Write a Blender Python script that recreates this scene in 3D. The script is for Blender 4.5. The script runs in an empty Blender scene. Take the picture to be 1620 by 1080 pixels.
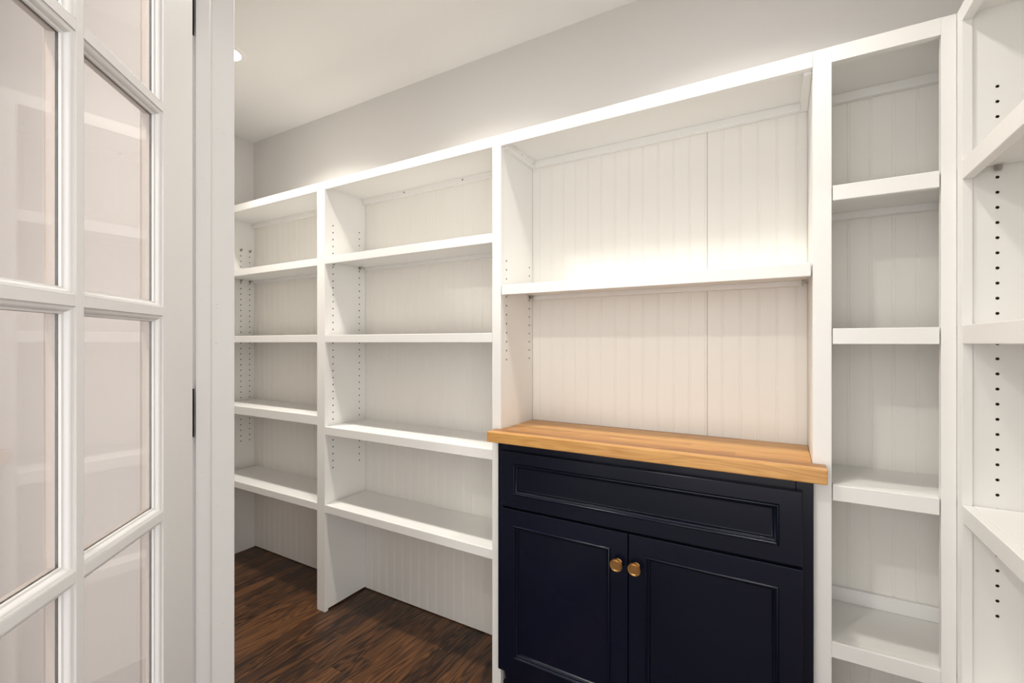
import bpy, bmesh, math, random
from mathutils import Vector, Matrix
random.seed(7)
S = bpy.context.scene
C = S.collection

# ------------------------------------------------------------------ camera
H = 1.2446                                   # eye height
YAW = math.radians(30.205)
cam_d = bpy.data.cameras.new('camera')
cam_d.sensor_width = 36.0
cam_d.lens = 731.8 / 1620 * 36.0
cam_d.shift_y = 2.0 / 1620
cam_d.clip_start = 0.01
cam = bpy.data.objects.new('camera', cam_d)
cam.location = (0, 0, H)
cam.rotation_euler = (math.pi / 2, 0, YAW)
C.objects.link(cam)
S.camera = cam

# ------------------------------------------------------------------ light
w = bpy.data.worlds.new('world')
S.world = w
w.use_nodes = True
w.node_tree.nodes['Background'].inputs[0].default_value = (1.0, 0.985, 0.975, 1)
w.node_tree.nodes['Background'].inputs[1].default_value = 2.15
S.view_settings.view_transform = 'Standard'
S.view_settings.look = 'None'
S.view_settings.gamma = 1.0
S.view_settings.use_curve_mapping = False
S.view_settings.exposure = 0.34
PANTRY_WATTS = 5.0
HALL_WATTS = 10.0

# ------------------------------------------------------------------ key dimensions
YF, YB, YW = 1.41, 1.655, 1.664              # shelf fronts, beadboard face, wall
XL, XR = -2.812, 0.61                        # side walls of the pantry
ZC = 2.476                                   # ceiling
ZT = 1.9895                                  # top of the shelving
XJ = -1.0138                                 # left jamb face
Y0, Y1 = 0.442, 0.559                        # hall and pantry faces of the front wall
XJR = 0.28                                   # right jamb face

# ------------------------------------------------------------------ materials
def mat(name, col=(0.8, 0.8, 0.8), rough=0.5, metal=0.0, spec=0.5, coat=0.0):
    m = bpy.data.materials.new(name)
    m.use_nodes = True
    b = m.node_tree.nodes['Principled BSDF']
    b.inputs['Base Color'].default_value = (*col, 1)
    b.inputs['Roughness'].default_value = rough
    b.inputs['Metallic'].default_value = metal
    b.inputs['Specular IOR Level'].default_value = spec
    b.inputs['Coat Weight'].default_value = coat
    return m

def nodes(m):
    t = m.node_tree
    return t, t.nodes, t.links, t.nodes['Principled BSDF']

def add(t, kind, **kw):
    n = t.nodes.new(kind)
    for k, v in kw.items():
        if k in n.inputs.keys():
            n.inputs[k].default_value = v
        else:
            setattr(n, k, v)
    return n

def paint(name, col, rough, bump=0.05, scale=60.0, stretch=(1, 1, 1), var=0.03, spec=0.5):
    """painted surface: faint colour drift and brush or roller relief"""
    m = mat(name, col, rough, spec=spec)
    t, N, L, b = nodes(m)
    g = add(t, 'ShaderNodeNewGeometry')
    mp = add(t, 'ShaderNodeMapping'); mp.inputs['Scale'].default_value = stretch
    L.new(g.outputs['Position'], mp.inputs['Vector'])
    n1 = add(t, 'ShaderNodeTexNoise', Scale=scale, Detail=3.0)
    L.new(mp.outputs[0], n1.inputs['Vector'])
    bp = add(t, 'ShaderNodeBump', Strength=bump, Distance=0.002)
    L.new(n1.outputs['Fac'], bp.inputs['Height'])
    L.new(bp.outputs[0], b.inputs['Normal'])
    n2 = add(t, 'ShaderNodeTexNoise', Scale=3.0, Detail=2.0)
    L.new(g.outputs['Position'], n2.inputs['Vector'])
    mx = add(t, 'ShaderNodeMix', data_type='RGBA')
    mx.inputs[6].default_value = (*col, 1)
    mx.inputs[7].default_value = (*[c * (1 - var) for c in col], 1)
    L.new(n2.outputs['Fac'], mx.inputs[0])
    L.new(mx.outputs[2], b.inputs['Base Color'])
    return m

def wood(name, dark, mid, light, axis, across, rough, coat=0.0, ring=0.5, ringscale=1.0, tone=0.35, bump=0.1):
    """straight-grained wood: fibre noise drawn out along one axis, wavy cathedral rings, a tone per piece"""
    m = mat(name, mid, rough, coat=coat)
    t, N, L, b = nodes(m)
    g = add(t, 'ShaderNodeNewGeometry')
    oi = add(t, 'ShaderNodeObjectInfo')
    off = add(t, 'ShaderNodeVectorMath', operation='SCALE')
    cmb = add(t, 'ShaderNodeCombineXYZ')
    for i in range(3):
        L.new(oi.outputs['Random'], cmb.inputs[i])
    L.new(cmb.outputs[0], off.inputs[0]); off.inputs['Scale'].default_value = 37.0
    ad = add(t, 'ShaderNodeVectorMath', operation='ADD')
    L.new(g.outputs['Position'], ad.inputs[0]); L.new(off.outputs[0], ad.inputs[1])
    sc = [across, across, across]; sc[axis] = across * 0.035
    mp = add(t, 'ShaderNodeMapping'); mp.inputs['Scale'].default_value = sc
    L.new(ad.outputs[0], mp.inputs['Vector'])
    fib = add(t, 'ShaderNodeTexNoise', Scale=1.0, Detail=5.0, Roughness=0.65)
    L.new(mp.outputs[0], fib.inputs['Vector'])
    sc2 = [14 * ringscale] * 3; sc2[axis] = 1.6 * ringscale
    mp2 = add(t, 'ShaderNodeMapping'); mp2.inputs['Scale'].default_value = sc2
    L.new(ad.outputs[0], mp2.inputs['Vector'])
    blob = add(t, 'ShaderNodeTexNoise', Scale=1.0, Detail=2.0, Roughness=0.5)
    L.new(mp2.outputs[0], blob.inputs['Vector'])
    mul = add(t, 'ShaderNodeMath', operation='MULTIPLY'); mul.inputs[1].default_value = 95.0
    L.new(blob.outputs['Fac'], mul.inputs[0])
    sn = add(t, 'ShaderNodeMath', operation='SINE')
    L.new(mul.outputs[0], sn.inputs[0])
    rmp = add(t, 'ShaderNodeMapRange'); rmp.inputs[1].default_value = -1; rmp.inputs[2].default_value = 1
    L.new(sn.outputs[0], rmp.inputs[0])
    mixr = add(t, 'ShaderNodeMix', data_type='FLOAT'); mixr.inputs[0].default_value = ring
    L.new(fib.outputs['Fac'], mixr.inputs[2]); L.new(rmp.outputs[0], mixr.inputs[3])
    tn = add(t, 'ShaderNodeMath', operation='MULTIPLY_ADD')
    L.new(oi.outputs['Random'], tn.inputs[0]); tn.inputs[1].default_value = tone; tn.inputs[2].default_value = -tone / 2
    sm = add(t, 'ShaderNodeMath', operation='ADD')
    L.new(mixr.outputs[0], sm.inputs[0]); L.new(tn.outputs[0], sm.inputs[1])
    cr = add(t, 'ShaderNodeValToRGB')
    e = cr.color_ramp.elements
    e[0].position = 0.22; e[0].color = (*dark, 1)
    e[1].position = 0.82; e[1].color = (*light, 1)
    k = e.new(0.5); k.color = (*mid, 1)
    L.new(sm.outputs[0], cr.inputs[0])
    L.new(cr.outputs[0], b.inputs['Base Color'])
    bp = add(t, 'ShaderNodeBump', Strength=bump, Distance=0.0006)
    L.new(fib.outputs['Fac'], bp.inputs['Height'])
    L.new(bp.outputs[0], b.inputs['Normal'])
    return m

M = {}
M['white'] = paint('white_shelf_paint', (0.905, 0.897, 0.872), 0.42, 0.04, 90, (1, 1, 0.12), 0.015)
M['bead'] = paint('white_beadboard_paint', (0.90, 0.88, 0.83), 0.5, 0.05, 120, (1, 1, 0.08), 0.03)
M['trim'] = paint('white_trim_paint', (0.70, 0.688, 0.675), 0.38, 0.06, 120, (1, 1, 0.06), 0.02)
M['halltrim'] = paint('beige_hall_trim_paint', (0.46, 0.40, 0.365), 0.45, 0.06, 120, (1, 1, 0.06), 0.02)
M['wall'] = paint('warm_grey_wall_paint', (0.815, 0.80, 0.78), 0.8, 0.08, 160, (1, 1, 1), 0.02, 0.2)
M['hall'] = paint('pinkish_hall_wall_paint', (0.54, 0.50, 0.48), 0.8, 0.08, 160, (1, 1, 1), 0.02, 0.2)
M['ceil'] = paint('ceiling_paint', (0.90, 0.895, 0.875), 0.9, 0.06, 140, (1, 1, 1), 0.015, 0.2)
M['navy'] = paint('navy_cabinet_paint', (0.0042, 0.0062, 0.0170), 0.22, 0.02, 90, (1, 1, 0.2), 0.1, 0.28)
M['butcher'] = wood('maple_butcher_block', (0.27, 0.10, 0.018), (0.53, 0.245, 0.058), (0.68, 0.37, 0.112), 0, 170, 0.38, 0.1, 0.15, 1.0, 0.62, 0.05)
M['floor'] = wood('dark_stained_oak', (0.016, 0.0062, 0.0021), (0.066, 0.0250, 0.0080), (0.150, 0.062, 0.0205), 1, 240, 0.42, 0.0, 0.42, 1.0, 0.40, 0.25)
M['brass'] = mat('brushed_brass', (0.50, 0.28, 0.10), 0.3, 1.0)
M['nickel'] = mat('dull_nickel', (0.45, 0.43, 0.40), 0.4, 0.9)
M['bronze'] = mat('dark_bronze', (0.035, 0.025, 0.02), 0.45, 0.7)
M['raw'] = mat('raw_drilled_board', (0.10, 0.06, 0.035), 0.9)
M['screw'] = mat('brown_screw', (0.14, 0.07, 0.035), 0.5, 0.4)
M['gasket'] = mat('brown_glazing_line', (0.09, 0.05, 0.035), 0.8)

def glass_mat():
    m = bpy.data.materials.new('window_glass'); m.use_nodes = True
    t = m.node_tree; t.nodes.clear()
    out = t.nodes.new('ShaderNodeOutputMaterial')
    tr = t.nodes.new('ShaderNodeBsdfTransparent'); tr.inputs[0].default_value = (0.985, 0.985, 0.98, 1)
    gl = t.nodes.new('ShaderNodeBsdfGlossy'); gl.inputs['Roughness'].default_value = 0.0
    fr = t.nodes.new('ShaderNodeFresnel'); fr.inputs[0].default_value = 1.52
    mx = t.nodes.new('ShaderNodeMixShader')
    ge = t.nodes.new('ShaderNodeNewGeometry')      # the far face of a pane is left from inside: inverse index
    ior = t.nodes.new('ShaderNodeMapRange'); ior.inputs[3].default_value = 1.52; ior.inputs[4].default_value = 1 / 1.52
    t.links.new(ge.outputs['Backfacing'], ior.inputs[0]); t.links.new(ior.outputs[0], fr.inputs[0])
    t.links.new(fr.outputs[0], mx.inputs[0]); t.links.new(tr.outputs[0], mx.inputs[1]); t.links.new(gl.outputs[0], mx.inputs[2])
    t.links.new(mx.outputs[0], out.inputs[0])
    return m
M['glass'] = glass_mat()

def emit_mat(name, col, st):
    m = bpy.data.materials.new(name); m.use_nodes = True
    b = m.node_tree.nodes['Principled BSDF']
    b.inputs['Base Color'].default_value = (0.9, 0.9, 0.88, 1)
    b.inputs['Emission Color'].default_value = (*col, 1); b.inputs['Emission Strength'].default_value = st
    return m
M['lens'] = emit_mat('glowing_lens', (1, 0.96, 0.9), 12.0)

# ------------------------------------------------------------------ helpers
def prop(o, label=None, cat=None, group=None, kind=None):
    if label: o['label'] = label
    if cat: o['category'] = cat
    if group: o['group'] = group
    if kind: o['kind'] = kind
    return o

def thing(name, label, cat, loc=(0, 0, 0), rz=0.0, kind=None, group=None):
    o = bpy.data.objects.new(name, None); C.objects.link(o)
    o.empty_display_size = 0.1
    o.location = loc; o.rotation_euler = (0, 0, rz)
    return prop(o, label, cat, group, kind)

def wloc(o):
    v = Vector((0, 0, 0))
    while o is not None:
        v += Vector(o.location); o = o.parent
    return v

class MB:
    """collects verts and faces of ONE mesh"""
    def __init__(s): s.v = []; s.f = []; s.mi = []
    def verts(s, vs):
        n = len(s.v); s.v += [tuple(p) for p in vs]; return n
    def face(s, idx, mi=0): s.f.append(tuple(idx)); s.mi.append(mi)
    def box(s, x0, x1, y0, y1, z0, z1, skip=()):
        n = s.verts([(x0, y0, z0), (x1, y0, z0), (x1, y1, z0), (x0, y1, z0), (x0, y0, z1), (x1, y0, z1), (x1, y1, z1), (x0, y1, z1)])
        for k, q in (('-z', (3, 2, 1, 0)), ('+z', (4, 5, 6, 7)), ('-y', (0, 1, 5, 4)), ('+x', (1, 2, 6, 5)), ('+y', (2, 3, 7, 6)), ('-x', (3, 0, 4, 7))):
            if k not in skip: s.face([n + i for i in q])
        return s
    def lathe(s, prof, origin, ax, seg=24):
        """prof = [(radius, distance along ax)]"""
        a = Vector(ax).normalized(); u = a.orthogonal().normalized(); v = a.cross(u); o = Vector(origin)
        rows = []
        for r, d in prof:
            if r < 1e-6: rows.append([s.verts([o + a * d])]); continue
            rows.append([s.verts([o + a * d + (u * math.cos(2 * math.pi * i / seg) + v * math.sin(2 * math.pi * i / seg)) * r]) for i in range(seg)])
        for A, B in zip(rows, rows[1:]):
            for i in range(seg):
                j = (i + 1) % seg
                if len(A) == 1 and len(B) == 1: continue
                if len(A) == 1: s.face([A[0], B[j], B[i]])
                elif len(B) == 1: s.face([A[i], A[j], B[0]])
                else: s.face([A[i], A[j], B[j], B[i]])
        return s
    def loops(s, rects, cap=False, closed=False):
        """rects: successive quads of 4 points; skins between them"""
        ids = [[s.verts([p]) for p in r] for r in rects]
        pairs = list(zip(ids, ids[1:]))
        if closed: pairs.append((ids[-1], ids[0]))
        for A, B in pairs:
            for i in range(4):
                j = (i + 1) % 4
                s.face([A[i], A[j], B[j], B[i]])
        if cap: s.face(ids[-1])
        return s
    def build(s, name, mats, parent=None, bevel=0.0, smooth=False, local=False, seg=2):
        off = Vector((0, 0, 0)) if (parent is None or local) else wloc(parent)
        me = bpy.data.meshes.new(name)
        me.from_pydata([tuple(Vector(p) - off) for p in s.v], [], s.f)
        if not isinstance(mats, (list, tuple)): mats = [mats]
        for m in mats: me.materials.append(m)
        for p, i in zip(me.polygons, s.mi): p.material_index = i
        bm = bmesh.new(); bm.from_mesh(me)
        bmesh.ops.remove_doubles(bm, verts=bm.verts, dist=1e-6)
        bmesh.ops.recalc_face_normals(bm, faces=bm.faces)
        bm.to_mesh(me); bm.free()
        if smooth:
            for p in me.polygons: p.use_smooth = True
            me.set_sharp_from_angle(angle=math.radians(38))
        o = bpy.data.objects.new(name, me); C.objects.link(o)
        if parent is not None: o.parent = parent
        if bevel > 0:
            b = o.modifiers.new('bevel', 'BEVEL'); b.width = bevel; b.segments = seg; b.limit_method = 'ANGLE'
        return o

def box(name, m, parent, x0, x1, y0, y1, z0, z1, bevel=0.0012):
    return MB().box(x0, x1, y0, y1, z0, z1).build(name, m, parent, bevel)

def struct(o, label, cat):
    return prop(o, label, cat, None, 'structure')

# ------------------------------------------------------------------ the room shell
YH = -2.4
struct(MB().box(-3.6, 1.6, YW, YW + 0.1, 0, ZC).build('wall_back', M['wall']), 'warm grey painted wall above the white shelving', 'wall')
struct(MB().box(XL - 0.1, XL, Y1, YW, 0, ZC).build('wall_left', M['wall']), 'warm grey end wall at the far left of the pantry', 'wall')
struct(MB().box(XR, XR + 0.1, Y1, YW, 0, ZC).build('wall_right', M['wall']), 'grey wall behind the right-hand shelving', 'wall')
fw = MB()
ZD = 2.105
fw.box(-3.6, XJ - 0.02, Y0, Y1, 0, ZC); fw.box(XJR + 0.02, 1.6, Y0, Y1, 0, ZC); fw.box(XJ - 0.02, XJR + 0.02, Y0, Y1, ZD + 0.02, ZC)
struct(fw.build('wall_front', M['hall']), 'wall with the doorway that the glazed door hangs in', 'wall')
struct(MB().box(-2.3, -2.2, YH, Y0, 0, ZC).build('wall_hall_blocker', M['hall']), 'added unseen hall wall outside the doorway blocking light from the left', 'wall')  # added out of view: keeps world light off the door's hall side
struct(MB().box(-3.6, 1.6, YH, YW + 0.1, ZC, ZC + 0.06).build('ceiling', M['ceil']), 'smooth off-white ceiling', 'ceiling')
floor = struct(MB().box(-3.6, 1.6, YH, YW + 0.1, -0.08, -0.012).build('floor', M['floor']), 'dark stained narrow oak strip floor', 'floor')
PW = 0.0572
nrow = int((XR - XL) / PW) + 1
for r in range(nrow):
    x = XL + r * PW
    y = -0.95 - random.random() * 0.5
    while y < YW:
        ln = random.choice((0.55, 0.72, 0.9, 1.1, 1.3)) * random.uniform(0.85, 1.15)
        y2 = min(y + ln, YW)
        if YW - y2 < 0.12: y2 = YW
        ch, gp = 0.0007, 0.0003
        a, b_, c_, d_ = x + gp, min(x + PW, XR) - gp, y + gp, y2 - gp
        if b_ > a:
            mb = MB()
            mb.loops([[(a, c_, -0.0121), (b_, c_, -0.0121), (b_, d_, -0.0121), (a, d_, -0.0121)],
                      [(a, c_, -ch), (b_, c_, -ch), (b_, d_, -ch), (a, d_, -ch)],
                      [(a + ch, c_ + ch, 0), (b_ - ch, c_ + ch, 0), (b_ - ch, d_ - ch, 0), (a + ch, d_ - ch, 0)]], cap=True)
            mb.build('floor_plank', M['floor'], floor)
        y = y2

# ------------------------------------------------------------------ door frame
jl = MB().box(XJ - 0.02, XJ, Y0, Y1, 0, ZD).build('trim_1', M['trim'], None, 0.0025)
struct(jl, 'white door jamb with a raised stop beside the glazed door', 'door jamb')
st = MB()
ys0, ys1, tx = 0.4785, 0.5110, 0.0085
prof = [(XJ, ys0), (XJ + tx, ys0), (XJ + tx, ys1 - 0.010), (XJ + tx - 0.0012, ys1 - 0.005), (XJ + tx - 0.004, ys1 - 0.0015), (XJ, ys1)]
n0 = st.verts([(p[0], p[1], 0.0) for p in prof]); n1 = st.verts([(p[0], p[1], ZD) for p in prof])
for i in range(len(prof)):
    j = (i + 1) % len(prof)
    st.face([n0 + i, n0 + j, n1 + j, n1 + i])
st.face([n1 + i for i in range(len(prof))])
st.build('door_stop', M['trim'], jl, 0.0, smooth=True)
nd = MB()                                    # filled nail dents in the jamb and stop
for (yy, zz, on) in ((0.524, 1.885, 0), (0.539, 1.875, 0), (0.523, 1.690, 0), (0.536, 1.684, 0), (0.521, 1.325, 0), (0.521, 1.317, 0), (0.521, 1.243, 0),
                     (0.490, 1.329, 1), (0.490, 1.575, 1), (0.524, 0.905, 0), (0.521, 0.645, 0), (0.534, 0.655, 0), (0.491, 0.985, 1), (0.491, 0.70, 1)):
    xx = XJ + (tx if on else 0)
    w_, h_ = (0.0032, 0.0012) if not on else (0.0012, 0.0010)
    sl = 0.0014
    p = [(xx, yy - w_, zz + sl), (xx, yy, zz - h_), (xx, yy + w_, zz - sl), (xx, yy, zz + h_)]
    k = nd.verts(p + [(xx + 0.0012, yy + 0.0006, zz)])
    for i in range(4): nd.face([k + i, k + (i + 1) % 4, k + 4])
prop(nd.build('nail_marks', M['trim'], jl), kind='stuff')
jr = MB().box(XJR, XJR + 0.02, Y0, Y1, 0, ZD).build('trim_2', M['trim'], None, 0.002)
struct(jr, 'white door jamb at the right side of the doorway', 'door jamb')
jh = MB().box(XJ - 0.02, XJR + 0.02, Y0, Y1, ZD, ZD + 0.02).build('trim_3', M['trim'], None, 0.002)
struct(jh, 'white head jamb across the top of the doorway', 'door jamb')
cs = MB().box(XJ - 0.095, XJ - 0.006, Y0 - 0.016, Y0, 0, ZD + 0.095).build('trim_4', M['trim'], None, 0.004)
struct(cs, 'white door casing on the hall side of the doorway', 'casing')

# ------------------------------------------------------------------ glazed door, swung open towards the camera
PHI = math.radians(90 - 42.54)
LW, LT, LH = 0.622, 0.035, 2.095
hx, hy = -0.9823, 0.4616                      # pantry-face corner of the hinge stile
du = Vector((math.cos(PHI), -math.sin(PHI), 0))      # along the leaf, away from the hinges
dn = Vector((math.sin(PHI), math.cos(PHI), 0))       # out of the pantry face
door = thing('door_1', 'white glazed door with small panes standing open beside the jamb', 'door', (hx, hy, 0), -PHI, 'structure')
# local frame: x along the leaf, y = 0 pantry face, y = -LT hall face
def lbox(name, x0, x1, z0, z1, y0=-LT, y1=0.0, m='trim', bevel=0.0008, parent=door):
    return MB().box(x0, x1, y0, y1, z0, z1).build(name, M[m], parent, bevel, local=True)
SW, FW = 0.108, 0.0142                        # stile width, flat face of a glazing bar
zc = [0.2568 + 0.3468 * i for i in range(6)]
lbox('door_stile', 0, SW, 0.012, LH); lbox('door_stile', LW - SW, LW, 0.012, LH)
lbox('bottom_rail', SW, LW - SW, 0.012, zc[0]); lbox('top_rail', SW, LW - SW, zc[5], LH)
xm = LW / 2
lbox('glazing_bar', xm - FW / 2, xm + FW / 2, zc[0], zc[5])
cols = ((SW, xm - FW / 2), (xm + FW / 2, LW - SW))
for i in range(1, 5):
    for a, b_ in cols: lbox('glazing_bar', a, b_, zc[i] - FW / 2, zc[i] + FW / 2)
GD = 0.0130                                   # glass depth behind the face
prof = [(0.0, 0.0), (0.0, 0.0012), (0.0012, 0.0022), (0.0030, 0.0026), (0.0052, 0.0042), (0.0066, 0.0070), (0.0072, 0.0090), (0.0084, 0.0094), (0.0098, 0.0098), (0.0102, GD)]
def rect(x0, x1, z0, z1, ins, y): return [(x0 + ins, y, z0 + ins), (x1 - ins, y, z0 + ins), (x1 - ins, y, z1 - ins), (x0 + ins, y, z1 - ins)]
for a, b_ in cols:
    for i in range(5):
        z0 = zc[i] + (FW / 2 if i > 0 else 0); z1 = zc[i + 1] - (FW / 2 if i < 4 else 0)
        mb = MB()
        mb.loops([rect(a, b_, z0, z1, q, -d) for q, d in prof])
        hb = MB(); hb.loops([rect(a, b_, z0, z1, q, -LT + d) for q, d in [(0, 0), (0, 0.0012), (0.003, 0.0026), (0.0066, 0.0070), (0.0086, 0.0094), (0.0102, 0.0189)]])
        gb = mb.build('glazing_molding', M['trim'], door, 0, smooth=True, local=True)
        hb.build('glazing_molding', M['halltrim'], door, 0, smooth=True, local=True)
        mb = MB(); mb.loops([rect(a, b_, z0, z1, 0.0101, -GD + 0.0003), rect(a, b_, z0, z1, 0.0104, -GD + 0.0002), rect(a, b_, z0, z1, 0.0104, -GD)])
        mb.build('glazing_line', M['gasket'], gb, 0, local=True)
        MB().box(a + 0.0100, b_ - 0.0100, -GD - 0.003, -GD, z0 + 0.0100, z1 - 0.0100).build('pane', M['glass'], door, 0, local=True)
def L2(x, y, z):                              # world point -> door local
    d = Vector((x - hx, y - hy, 0)); return (d.dot(du), d.dot(dn), z)
px_, py_ = XJ, Y0 - 0.005
for z in (0.30, 1.105, 1.905):
    h = MB()
    h.lathe([(0.0, -0.05), (0.0055, -0.05), (0.0055, 0.05), (0.0, 0.05)], L2(px_, py_, z), (0, 0, 1), 12)
    h.box(-0.0022, 0.0, -LT + 0.002, -0.001, z - 0.048, z + 0.048)
    hg = h.build('hinge', M['bronze'], door, 0, smooth=True, local=True)
    hl = MB(); A = L2(XJ, Y0, z); B = L2(XJ, ys0 - 0.0005, z); c0 = L2(XJ + 0.0022, Y0, z); c1 = L2(XJ + 0.0022, ys0 - 0.0005, z)
    hl.loops([[(p[0], p[1], z - 0.048) for p in (A, B, c1, c0)], [(p[0], p[1], z + 0.048) for p in (A, B, c1, c0)]], cap=True)
    hl.build('hinge_leaf', M['bronze'], hg, 0, local=True)

# ------------------------------------------------------------------ ceiling lamps
def lamp(x, y, watts, label, spread=128, name='recessed_ceiling_light'):
    t = thing(name, label, 'ceiling light', (x, y, ZC))
    MB().lathe([(0.050, 0.0), (0.052, -0.004), (0.068, -0.0035), (0.072, 0.0)], (x, y, ZC), (0, 0, 1), 40).build('trim_ring', M['ceil'], t, 0, smooth=True)
    MB().lathe([(0.0, -0.0015), (0.051, -0.0015)], (x, y, ZC), (0, 0, 1), 40).build('lens', M['lens'], t)
    ld = bpy.data.lights.new('lamp', 'AREA'); ld.shape = 'DISK'; ld.size = 0.1; ld.energy = watts; ld.color = (1.0, 0.95, 0.87); ld.spread = math.radians(spread)
    lo = bpy.data.objects.new('lamp', ld); C.objects.link(lo); lo.parent = t; lo.location = (0, 0, -0.006)
    return t
lamp(-2.035, 1.09, PANTRY_WATTS * 1.6, 'round recessed ceiling light half hidden by the door jamb')
lamp(-1.08, 1.09, PANTRY_WATTS * 1.05, 'round recessed ceiling light midway along the pantry')
lamp(-0.13, 1.09, PANTRY_WATTS * 0.8, 'round recessed ceiling light above the navy cabinet')
lamp(-0.75, -0.30, HALL_WATTS, 'round recessed ceiling light in the hall outside the door', 170)

# ------------------------------------------------------------------ joinery helpers
def bead_mesh(pw, z0, z1, name):
    """one beadboard strip, its bead at the right edge: flat, groove, bead, groove"""
    g, dp = 0.0012, 0.0009
    bw = 0.0052
    pr = [(0.0, dp), (0.0009, 0.0)]
    x = pw - bw - 2 * g
    pr += [(x, 0.0), (x + g * 0.5, dp), (x + g, dp)]
    for k in range(5):
        a = math.pi * (k / 4)
        pr.append((x + g + bw * (0.5 - 0.5 * math.cos(a)), dp * (1 - math.sin(a)) + 0.0002))
    pr += [(pw - g * 0.4, dp), (pw, dp)]
    mb = MB()
    A = [mb.verts([(p[0], p[1], z0)]) for p in pr]; B = [mb.verts([(p[0], p[1], z1)]) for p in pr]
    for i in range(len(pr) - 1): mb.face([A[i], A[i + 1], B[i + 1], B[i]])
    t0 = mb.verts([(0, YW - YB - 0.0005, z0), (pw, YW - YB - 0.0005, z0), (0, YW - YB - 0.0005, z1), (pw, YW - YB - 0.0005, z1)])
    mb.face([A[0], t0, t0 + 2, B[0]]); mb.face([A[-1], B[-1], t0 + 3, t0 + 1]); mb.face([t0, t0 + 1, t0 + 3, t0 + 2])
    o = mb.build(name, M['bead'])
    me = o.data
    bpy.data.objects.remove(o)
    return me
PB = 0.0515
def beadboards(unit, x0, x1, anchor, z0, z1, seam=None):
    me = bead_mesh(PB, z0, z1, 'beadboard')
    base = wloc(unit)
    k = math.floor((x0 - anchor) / PB)
    while True:
        a = anchor + k * PB; b_ = a + PB; k += 1
        if a >= x1 - 0.004: break
        aa, bb = max(a, x0), min(b_, x1)
        if bb - aa < 0.006: continue
        if seam is not None and abs(aa - seam) < 0.002: aa += 0.0012
        o = bpy.data.objects.new('beadboard', me); C.objects.link(o)
        o.parent = unit
        o.location = Vector((aa, YB, 0)) - base
        o.scale = ((bb - aa) / PB, 1, 1)

def shelf(unit, x0, x1, zb, zt, y0=YF, y1=YB - 0.001, cleat=True, name='shelf', gap=0.002, bx1=None):
    """board with a deep front nosing and a stiffening cleat along the back"""
    s = box(name, M['white'], unit, x0 + gap, (bx1 or x1 - gap), y0 + 0.019, y1, zt - 0.0185, zt, 0.001)
    box('shelf_nosing', M['white'], s, x0 + gap, x1 - gap, y0, y0 + 0.019, zb, zt, 0.0016)
    if cleat: box('shelf_cleat', M['white'], s, x0 + gap + 0.012, (bx1 or x1 - gap) - 0.012, y1 - 0.018, y1, zb, zt - 0.0185, 0.001)
    return s

def hole_panel(unit, name, P, u0, u1, z0, z1, thick, cols, zs, m='white'):
    """side panel with real drilled peg holes; P(u, z, d) maps panel coords (d = depth behind the face) to the world"""
    mb = MB(); c, r, dep = 0.0125, 0.0034, 0.010
    def q(a, b_, e, f): 
        n = mb.verts([P(a, e, 0), P(b_, e, 0), P(b_, f, 0), P(a, f, 0)]); mb.face([n, n + 1, n + 2, n + 3])
    cols = sorted(cols); zs = sorted(zs)
    edges = [u0]
    for uc in cols: edges += [uc - c, uc + c]
    edges.append(u1)
    for i in range(0, len(edges), 2): q(edges[i], edges[i + 1], z0, z1)
    for uc in cols:
        last = z0
        for z in zs:
            if z - c > last: q(uc - c, uc + c, last, z - c)
            last = z + c
            sq = [(1, 0), (1, 1), (0, 1), (-1, 1), (-1, 0), (-1, -1), (0, -1), (1, -1)]
            A = [mb.verts([P(uc + a * c, z + b_ * c, 0)]) for a, b_ in sq]
            oc = [(math.cos(k * math.pi / 4) * r, math.sin(k * math.pi / 4) * r) for k in range(8)]
            B = [mb.verts([P(uc + a, z + b_, 0)]) for a, b_ in oc]
            D = [mb.verts([P(uc + a, z + b_, dep)]) for a, b_ in oc]
            for k in range(8):
                j = (k + 1) % 8
                mb.face([A[k], A[j], B[j], B[k]]); mb.face([B[k], B[j], D[j], D[k]], 1)
            mb.face(D, 1)
        q(uc - c, uc + c, last, z1)
    n = mb.verts([P(u0, z0, 0), P(u1, z0, 0), P(u1, z1, 0), P(u0, z1, 0), P(u0, z0, thick), P(u1, z0, thick), P(u1, z1, thick), P(u0, z1, thick)])
    for f in ((0, 1, 5, 4), (1, 2, 6, 5), (2, 3, 7, 6), (3, 0, 4, 7), (4, 5, 6, 7)): mb.face([n + i for i in f])
    off = wloc(unit)
    me = bpy.data.meshes.new(name); me.from_pydata([tuple(Vector(p) - off) for p in mb.v], [], mb.f)
    me.materials.append(M[m]); me.materials.append(M['raw'])
    for p, i in zip(me.polygons, mb.mi): p.material_index = i
    o = bpy.data.objects.new(name, me); C.objects.link(o); o.parent = unit
    return o

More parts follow.
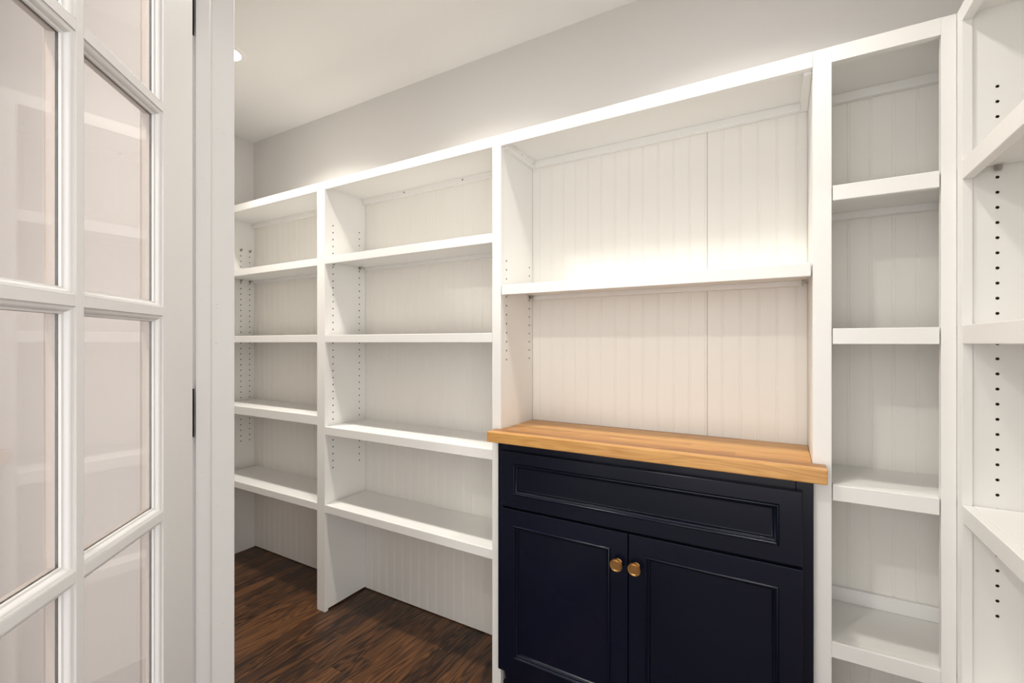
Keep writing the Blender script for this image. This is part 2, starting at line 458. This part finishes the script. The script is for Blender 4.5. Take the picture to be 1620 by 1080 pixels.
def pin(unit, p, ax):
    """spoon shelf pin: short shaft with a flat tab for the shelf to lie on"""
    a = Vector(ax); p = Vector(p)
    mb = MB()
    mb.lathe([(0.0, -0.004), (0.0028, -0.004), (0.0028, 0.003), (0.0065, 0.003), (0.0065, 0.005), (0.0026, 0.005), (0.0026, 0.010), (0.0, 0.010)], p, a, 10)
    sd = Vector((-a.y, a.x, 0)) * 0.0065
    q0 = p + a * 0.003; q1 = p + a * 0.016
    up = Vector((0, 0, 0.0075)); lo_ = Vector((0, 0, 0.006))
    mb.loops([[q0 - sd + lo_, q1 - sd + lo_, q1 + sd + lo_, q0 + sd + lo_], [q0 - sd + up, q1 - sd + up, q1 + sd + up, q0 + sd + up]], cap=True)
    mb.loops([[q0 - sd * 0.8 - lo_, q0 + sd * 0.8 - lo_, q0 + sd + up, q0 - sd + up], [q0 + a * 0.0015 - sd * 0.8 - lo_, q0 + a * 0.0015 + sd * 0.8 - lo_, q0 + a * 0.0015 + sd + up, q0 + a * 0.0015 - sd + up]], cap=True)
    return mb.build('shelf_pin', M['nickel'], unit, 0, smooth=True)

HZ = [1.7951 - 0.0325 * k for k in range(36)]
RB = 1.9525                                  # underside of the top rails
T = 0.019

# ------------------------------------------------------------------ wide two-bay shelving
ua = thing('shelving_unit', 'wide white two-bay shelving with open knee space at the left', 'shelving', ((XL - 0.8666) / 2, YF, 0))
box('face_stile', M['white'], ua, XL, XL + 0.045, YF, YF + T, 0, ZT)
box('face_stile', M['white'], ua, -1.8755, -1.8205, YF, YF + T, 0.0, ZT)
box('face_stile', M['white'], ua, -0.9040, -0.8671, YF, YF + T, 0.0, ZT)
box('top_rail', M['white'], ua, XL + 0.045, -1.8755, YF, YF + T, RB, ZT, 0.0006)
box('top_rail', M['white'], ua, -1.8205, -0.9040, YF, YF + T, RB, ZT, 0.0006)
box('top_board', M['white'], ua, XL, -0.8671, YF + T, YW - 0.0005, ZT - 0.0225, ZT)
hole_panel(ua, 'side_panel', lambda u, z, d: (-2.787 - d, u, z), YF + T, YB, 0.0, ZT - 0.0225, 0.024, (1.571, 1.624), HZ)
hole_panel(ua, 'divider_panel', lambda u, z, d: (-1.8245 - d, u, z), YF + T, YB, 0.008, ZT - 0.0225, 0.022, (1.4587, 1.6156), HZ)
box('divider_panel', M['white'], ua, -1.8715, -1.8475, YF + T, YB, 0.008, ZT - 0.0225)
box('side_panel', M['white'], ua, -0.9, -0.8856, YF + T, YB, 0.0, ZT - 0.0225)
beadboards(ua, -2.787, -1.8715, -2.787, 0.004, ZT - 0.0225)
beadboards(ua, -1.8245, -0.900, -1.8245, 0.004, ZT - 0.0225)
x1a, x1b, x2a, x2b = -2.785, -1.8735, -1.8225, -0.9025
box('top_cleat', M['white'], ua, x1a, x1b, YB - 0.018, YB - 0.0005, 1.943, ZT - 0.0225)
tc = box('top_cleat', M['white'], ua, x2a, x2b, YB - 0.018, YB - 0.0005, 1.943, ZT - 0.0225)
for xs, zs_ in ((-1.545, 1.9505), (-1.203, 1.9505)):
    MB().lathe([(0.0034, 0.0), (0.0034, 0.0012), (0.0018, 0.0016), (0.0, 0.0010)], (xs, YB - 0.018, 1.9565), (0, -1, 0), 10).build('screw', M['screw'], tc)
for zb, zt in ((1.6045, 1.6395), (1.246, 1.2815), (0.860, 0.9035)):
    shelf(ua, x1a, x1b, zb, zt)
for zb, zt in ((1.607, 1.6415), (1.2455, 1.280), (0.8205, 0.858)):
    shelf(ua, x2a, x2b, zb, zt)
shelf(ua, XL + 0.045, -1.8755, 0.4615, 0.4965, cleat=False, name='fixed_shelf', gap=0.0)
shelf(ua, -1.8205, -0.904, 0.4610, 0.4965, cleat=False, name='fixed_shelf', gap=0.0)
for y in (1.571, 1.624):
    pin(ua, (-2.787, y, 1.7951), (1, 0, 0)); pin(ua, (-2.787, y, 1.612), (1, 0, 0))
    pin(ua, (-2.787, y, 1.252), (1, 0, 0))
for y in (1.4587, 1.6156):
    pin(ua, (-1.8245, y, 1.6145), (1, 0, 0)); pin(ua, (-1.8245, y, 1.2525), (1, 0, 0))

# ------------------------------------------------------------------ hutch over the counter
ub = thing('shelving_unit', 'white shelving hutch with one shelf above the wooden counter', 'shelving', (-0.4, YF, 0.9364))
box('top_rail', M['white'], ub, -0.8664, 0.0690, YF, YF + T, 1.9495, ZT, 0.0008)
box('top_board', M['white'], ub, -0.8663, 0.0690, YF + T, YW - 0.0005, ZT - 0.0225, ZT)
hole_panel(ua, 'side_panel', lambda u, z, d: (-0.8668 - d, u, z), YF + T, YB, 0.93, ZT - 0.0225, 0.018, (1.4487, 1.625), [1.543 - 0.0327 * k for k in range(12)])
beadboards(ub, -0.8664, 0.0690, -0.2131 - 30 * PB, 0.93, ZT - 0.0225, seam=-0.2131)
box('top_cleat', M['white'], ub, -0.8475, 0.050, YB - 0.019, YB - 0.0005, 1.942, ZT - 0.0225)
sc_ = box('side_cleat', M['white'], ub, -0.8663, -0.8475, YF + T, YB - 0.0005, 1.942, ZT - 0.0225)
for y in (1.53, 1.625):
    MB().lathe([(0.0016, 0.0), (0.0016, 0.0008), (0.0, 0.0008)], (-0.8475, y, 1.954), (1, 0, 0), 8).build('screw', M['screw'], sc_)
box('side_cleat', M['white'], ub, 0.050, 0.0690, YF + T, YB - 0.0005, 1.942, ZT - 0.0225)
shelf(ub, -0.8655, 0.0672, 1.4155, 1.4505, gap=0.0015)
for y in (1.4487, 1.625):
    pin(ua, (-0.8668, y, 1.4235), (1, 0, 0))

# ------------------------------------------------------------------ narrow bay
uc = thing('shelving_unit', 'narrow tall white shelving bay right of the wooden counter', 'shelving', (0.2, YF, 0))
box('face_stile', M['white'], uc, 0.0694, 0.1097, YF, YF + T, 0, ZT)
box('face_stile', M['white'], uc, 0.3165, 0.3432, YF, YF + T, 0, ZT)
box('top_rail', M['white'], uc, 0.1097, 0.3165, YF, YF + T, 1.9500, ZT, 0.0006)
box('top_board', M['white'], uc, 0.0694, XR - 0.001, YF + T, YW - 0.0005, ZT - 0.0225, ZT)
box('side_panel', M['white'], uc, 0.0694, 0.0872, YF + T, YB, 0.93, ZT - 0.0225)
box('side_panel', M['white'], uc, 0.0876, 0.1057, YF + T, YB, 0.0, ZT - 0.0225)
box('side_panel', M['white'], uc, 0.3780, 0.3960, YF + T, YB, 0.0, ZT - 0.0225)
beadboards(uc, 0.1057, 0.3780, 0.1721 - 4 * PB, 0.004, ZT - 0.0225)
box('top_cleat', M['white'], uc, 0.1067, 0.3770, YB - 0.018, YB - 0.0005, 1.942, ZT - 0.0225)
for zb, zt in ((1.6015, 1.6395), (1.241, 1.2805), (0.8485, 0.8877)):
    shelf(uc, 0.1107, 0.3152, zb, zt, gap=0.001, bx1=0.3765)
shelf(uc, 0.1097, 0.3165, 0.4540, 0.4935, cleat=False, name='fixed_shelf', gap=0.0, bx1=0.3778)
box('back_cleat', M['white'], uc, 0.1067, 0.3770, YB - 0.012, YB - 0.0005, 0.494, 0.534)
for y in (1.4487, 1.625): pin(uc, (0.0694, y, 1.4235), (-1, 0, 0))
pin(uc, (0.3780, 1.625, 1.607), (-1, 0, 0)); pin(uc, (0.3780, 1.46, 1.607), (-1, 0, 0))

# ------------------------------------------------------------------ shelving along the right wall
XD = 0.3434
ud = thing('shelving_unit', 'white shelving along the right wall facing the long side of the room', 'shelving', (0.47, 1.0, 0))
YE = 1.378
YN = 0.60
box('face_stile', M['white'], ud, XD, XD + 0.018, YE, YF + 0.0, 0, ZT)
box('face_stile', M['white'], ud, XD, XD + 0.018, YN, YN + 0.04, 0, ZT)
box('top_rail', M['white'], ud, XD, XD + 0.018, YN + 0.04, YE, RB, ZT, 0.0006)
box('top_board', M['white'], ud, XD + 0.018, XR - 0.001, YN, YF - 0.0005, ZT - 0.0225, ZT)
hole_panel(ud, 'end_panel', lambda u, z, d: (u, YE + 0.005 + d, z), XD + 0.018, XR - 0.008, 0, ZT - 0.0225, 0.019, (0.4012, 0.555), HZ)
box('end_panel', M['white'], ud, XD + 0.018, XR - 0.008, YN, YN + 0.019, 0, ZT - 0.0225)
def dshelf(zb, zt, name='shelf'):
    s = box(name, M['white'], ud, XD + 0.019, XR - 0.001, YN + 0.0205, YE + 0.0035, zt - 0.0185, zt, 0.001)
    box('shelf_nosing', M['white'], s, XD, XD + 0.019, YN + 0.0405, YE - 0.0008, zb, zt, 0.0016)
for zb, zt in ((1.6030, 1.6440), (1.242, 1.2835), (0.850, 0.8885)): dshelf(zb, zt)
dshelf(0.454, 0.4935, 'fixed_shelf')
box('back_panel', M['bead'], ud, XR - 0.0075, XR - 0.001, YN, YF - 0.0005, 0, ZT - 0.0225, 0)
for z in (1.619, 1.259, 0.864):
    pin(ud, (0.4012, YE + 0.005, z), (0, -1, 0))

# ------------------------------------------------------------------ butcher block counter
ct = thing('butcher_block_counter', 'honey-coloured butcher block counter on the navy cabinet', 'counter', (-0.4, 1.45, 0.901))
cy0, cz0, cz1 = 1.3465, 0.9005, 0.9364
cxl, cxr = -0.886, 0.0970
nxl, nxr = -0.8650, 0.0680
rows = [1.3465, 1.3755, 1.4085, 1.437, 1.472, 1.504, 1.541, 1.573, 1.606, 1.634, 1.652]
for i in range(len(rows) - 1):
    a, b_ = rows[i], rows[i + 1]
    xl, xr = (cxl, cxr) if b_ < 1.4095 else (nxl, nxr)
    cuts = [xl, xr] if i == 0 else [xl] + sorted(random.uniform(xl + 0.1, xr - 0.1) for _ in range(random.choice((0, 1, 1)))) + [xr]
    for p, q in zip(cuts, cuts[1:]):
        MB().box(p, q, a, b_, cz0, cz1).build('wood_stave', M['butcher'], ct, 0.0022 if i == 0 else 0.0006)

# ------------------------------------------------------------------ navy cabinet
cab = thing('base_cabinet', 'navy blue shaker base cabinet with drawer front and two doors', 'cabinet', (-0.4, 1.5, 0))
fy = 1.3895; fl, fr = -0.8660, 0.0705; ft = 0.9003
body = MB(); body.box(fl + 0.004, fr - 0.004, YF + 0.002, YB - 0.002, 0.0935, ft - 0.001, skip=('-y',))
body.build('carcass', M['navy'], cab)
box('frame_stile', M['navy'], cab, fl, fl + 0.038, fy, YF - 0.0005, 0.0935, ft)
box('frame_stile', M['navy'], cab, fr - 0.038, fr, fy, YF - 0.0005, 0.0935, ft)
box('frame_rail', M['navy'], cab, fl + 0.038, fr - 0.038, fy, YF - 0.0005, 0.850, ft)
box('frame_rail', M['navy'], cab, fl + 0.038, fr - 0.038, fy, YF - 0.0005, 0.655, 0.700)
box('frame_rail', M['navy'], cab, fl + 0.038, fr - 0.038, fy, YF - 0.0005, 0.0935, 0.140)
dy = 1.3715
def front(name, x0, x1, z0, z1, px0, px1, pz0, pz1):
    mb = MB()
    R = lambda i, y: [(x0 + i, y, z0 + i), (x1 - i, y, z0 + i), (x1 - i, y, z1 - i), (x0 + i, y, z1 - i)]
    P = lambda i, y: [(px0 + i, y, pz0 + i), (px1 - i, y, pz0 + i), (px1 - i, y, pz1 - i), (px0 + i, y, pz1 - i)]
    mb.loops([R(0, fy - 0.0005), R(0, dy + 0.002), R(0.0007, dy + 0.0007), R(0.002, dy), P(0, dy)])
    o = mb.build(name, M['navy'], cab, 0)
    mb = MB()
    pr = [(0, dy + 0.0005), (0.0004, dy - 0.0020), (0.0016, dy - 0.0040), (0.0032, dy - 0.0046), (0.0048, dy - 0.0036), (0.0058, dy - 0.0014), (0.0062, dy + 0.0012), (0.0072, dy + 0.0016), (0.0090, dy + 0.0030), (0.0106, dy + 0.0058), (0.0114, dy + 0.0078), (0.0128, dy + 0.0082)]
    K = 1.4
    mb.loops([P(i * K, dy + (y - dy) * 1.35) for i, y in pr])
    mb.build('molding', M['navy'], o, 0, smooth=True)
    mb = MB(); mb.loops([P(0.0128 * K, dy + 0.0082 * 1.35)], cap=True)
    mb.loops([P(0.0128 * K, dy + 0.0082 * 1.35), P(0.0128 * K, dy + 0.0165)], cap=True)
    mb.build('panel', M['navy'], o)
    return o
front('drawer_front', -0.8425, 0.0461, 0.6795, 0.8690, -0.7940, -0.0040, 0.7235, 0.8305)
dl = front('cabinet_door', -0.8425, -0.3976, 0.1130, 0.6725, -0.7930, -0.4505, 0.1640, 0.6205)
dr = front('cabinet_door', -0.3952, 0.0461, 0.1130, 0.6725, -0.3475, -0.0050, 0.1640, 0.6190)
def knob(x, z, par):
    pr = [(0.0095, 0.0), (0.0095, 0.0015), (0.0068, 0.003), (0.0062, 0.009), (0.0075, 0.0125), (0.0125, 0.0150), (0.0150, 0.0165), (0.0155, 0.0185), (0.0150, 0.0202), (0.0138, 0.0200), (0.0130, 0.0200), (0.0128, 0.0222), (0.0122, 0.0230), (0.0112, 0.0230), (0.0106, 0.0220), (0.0, 0.0220)]
    MB().lathe([(r * 1.24, d * 1.2) for r, d in pr], (x, dy, z), (0, -1, 0), 32).build('knob', M['brass'], par, 0, smooth=True)
knob(-0.4262, 0.5810, dl); knob(-0.3722, 0.5815, dr)
# recessed base board with a shaped bracket foot at each end
tk = MB()
pts = []
for k in range(9):
    a = math.pi / 2 * k / 8
    pts.append((fl + 0.026 + 0.02 * (1 - math.cos(a)) * -0.6 + 0.0, 0.0 + 0.0925 * k / 8))
yk0, yk1 = 1.408, 1.424
lft = [(p[0], p[1]) for p in pts]
rgt = [(fl + fr - p[0], p[1]) for p in pts]
for y in (yk0, yk1):
    A = [tk.verts([(p[0], y, p[1])]) for p in lft]; B = [tk.verts([(p[0], y, p[1])]) for p in rgt]
    for i in range(8): tk.face([A[i], B[i], B[i + 1], A[i + 1]])
n = len(lft)
for i in range(n - 1):
    tk.face([i, i + 1, 2 * n + i + 1, 2 * n + i]); tk.face([n + i, n + i + 1, 3 * n + i + 1, 3 * n + i])
tk.build('toe_kick', M['navy'], cab)
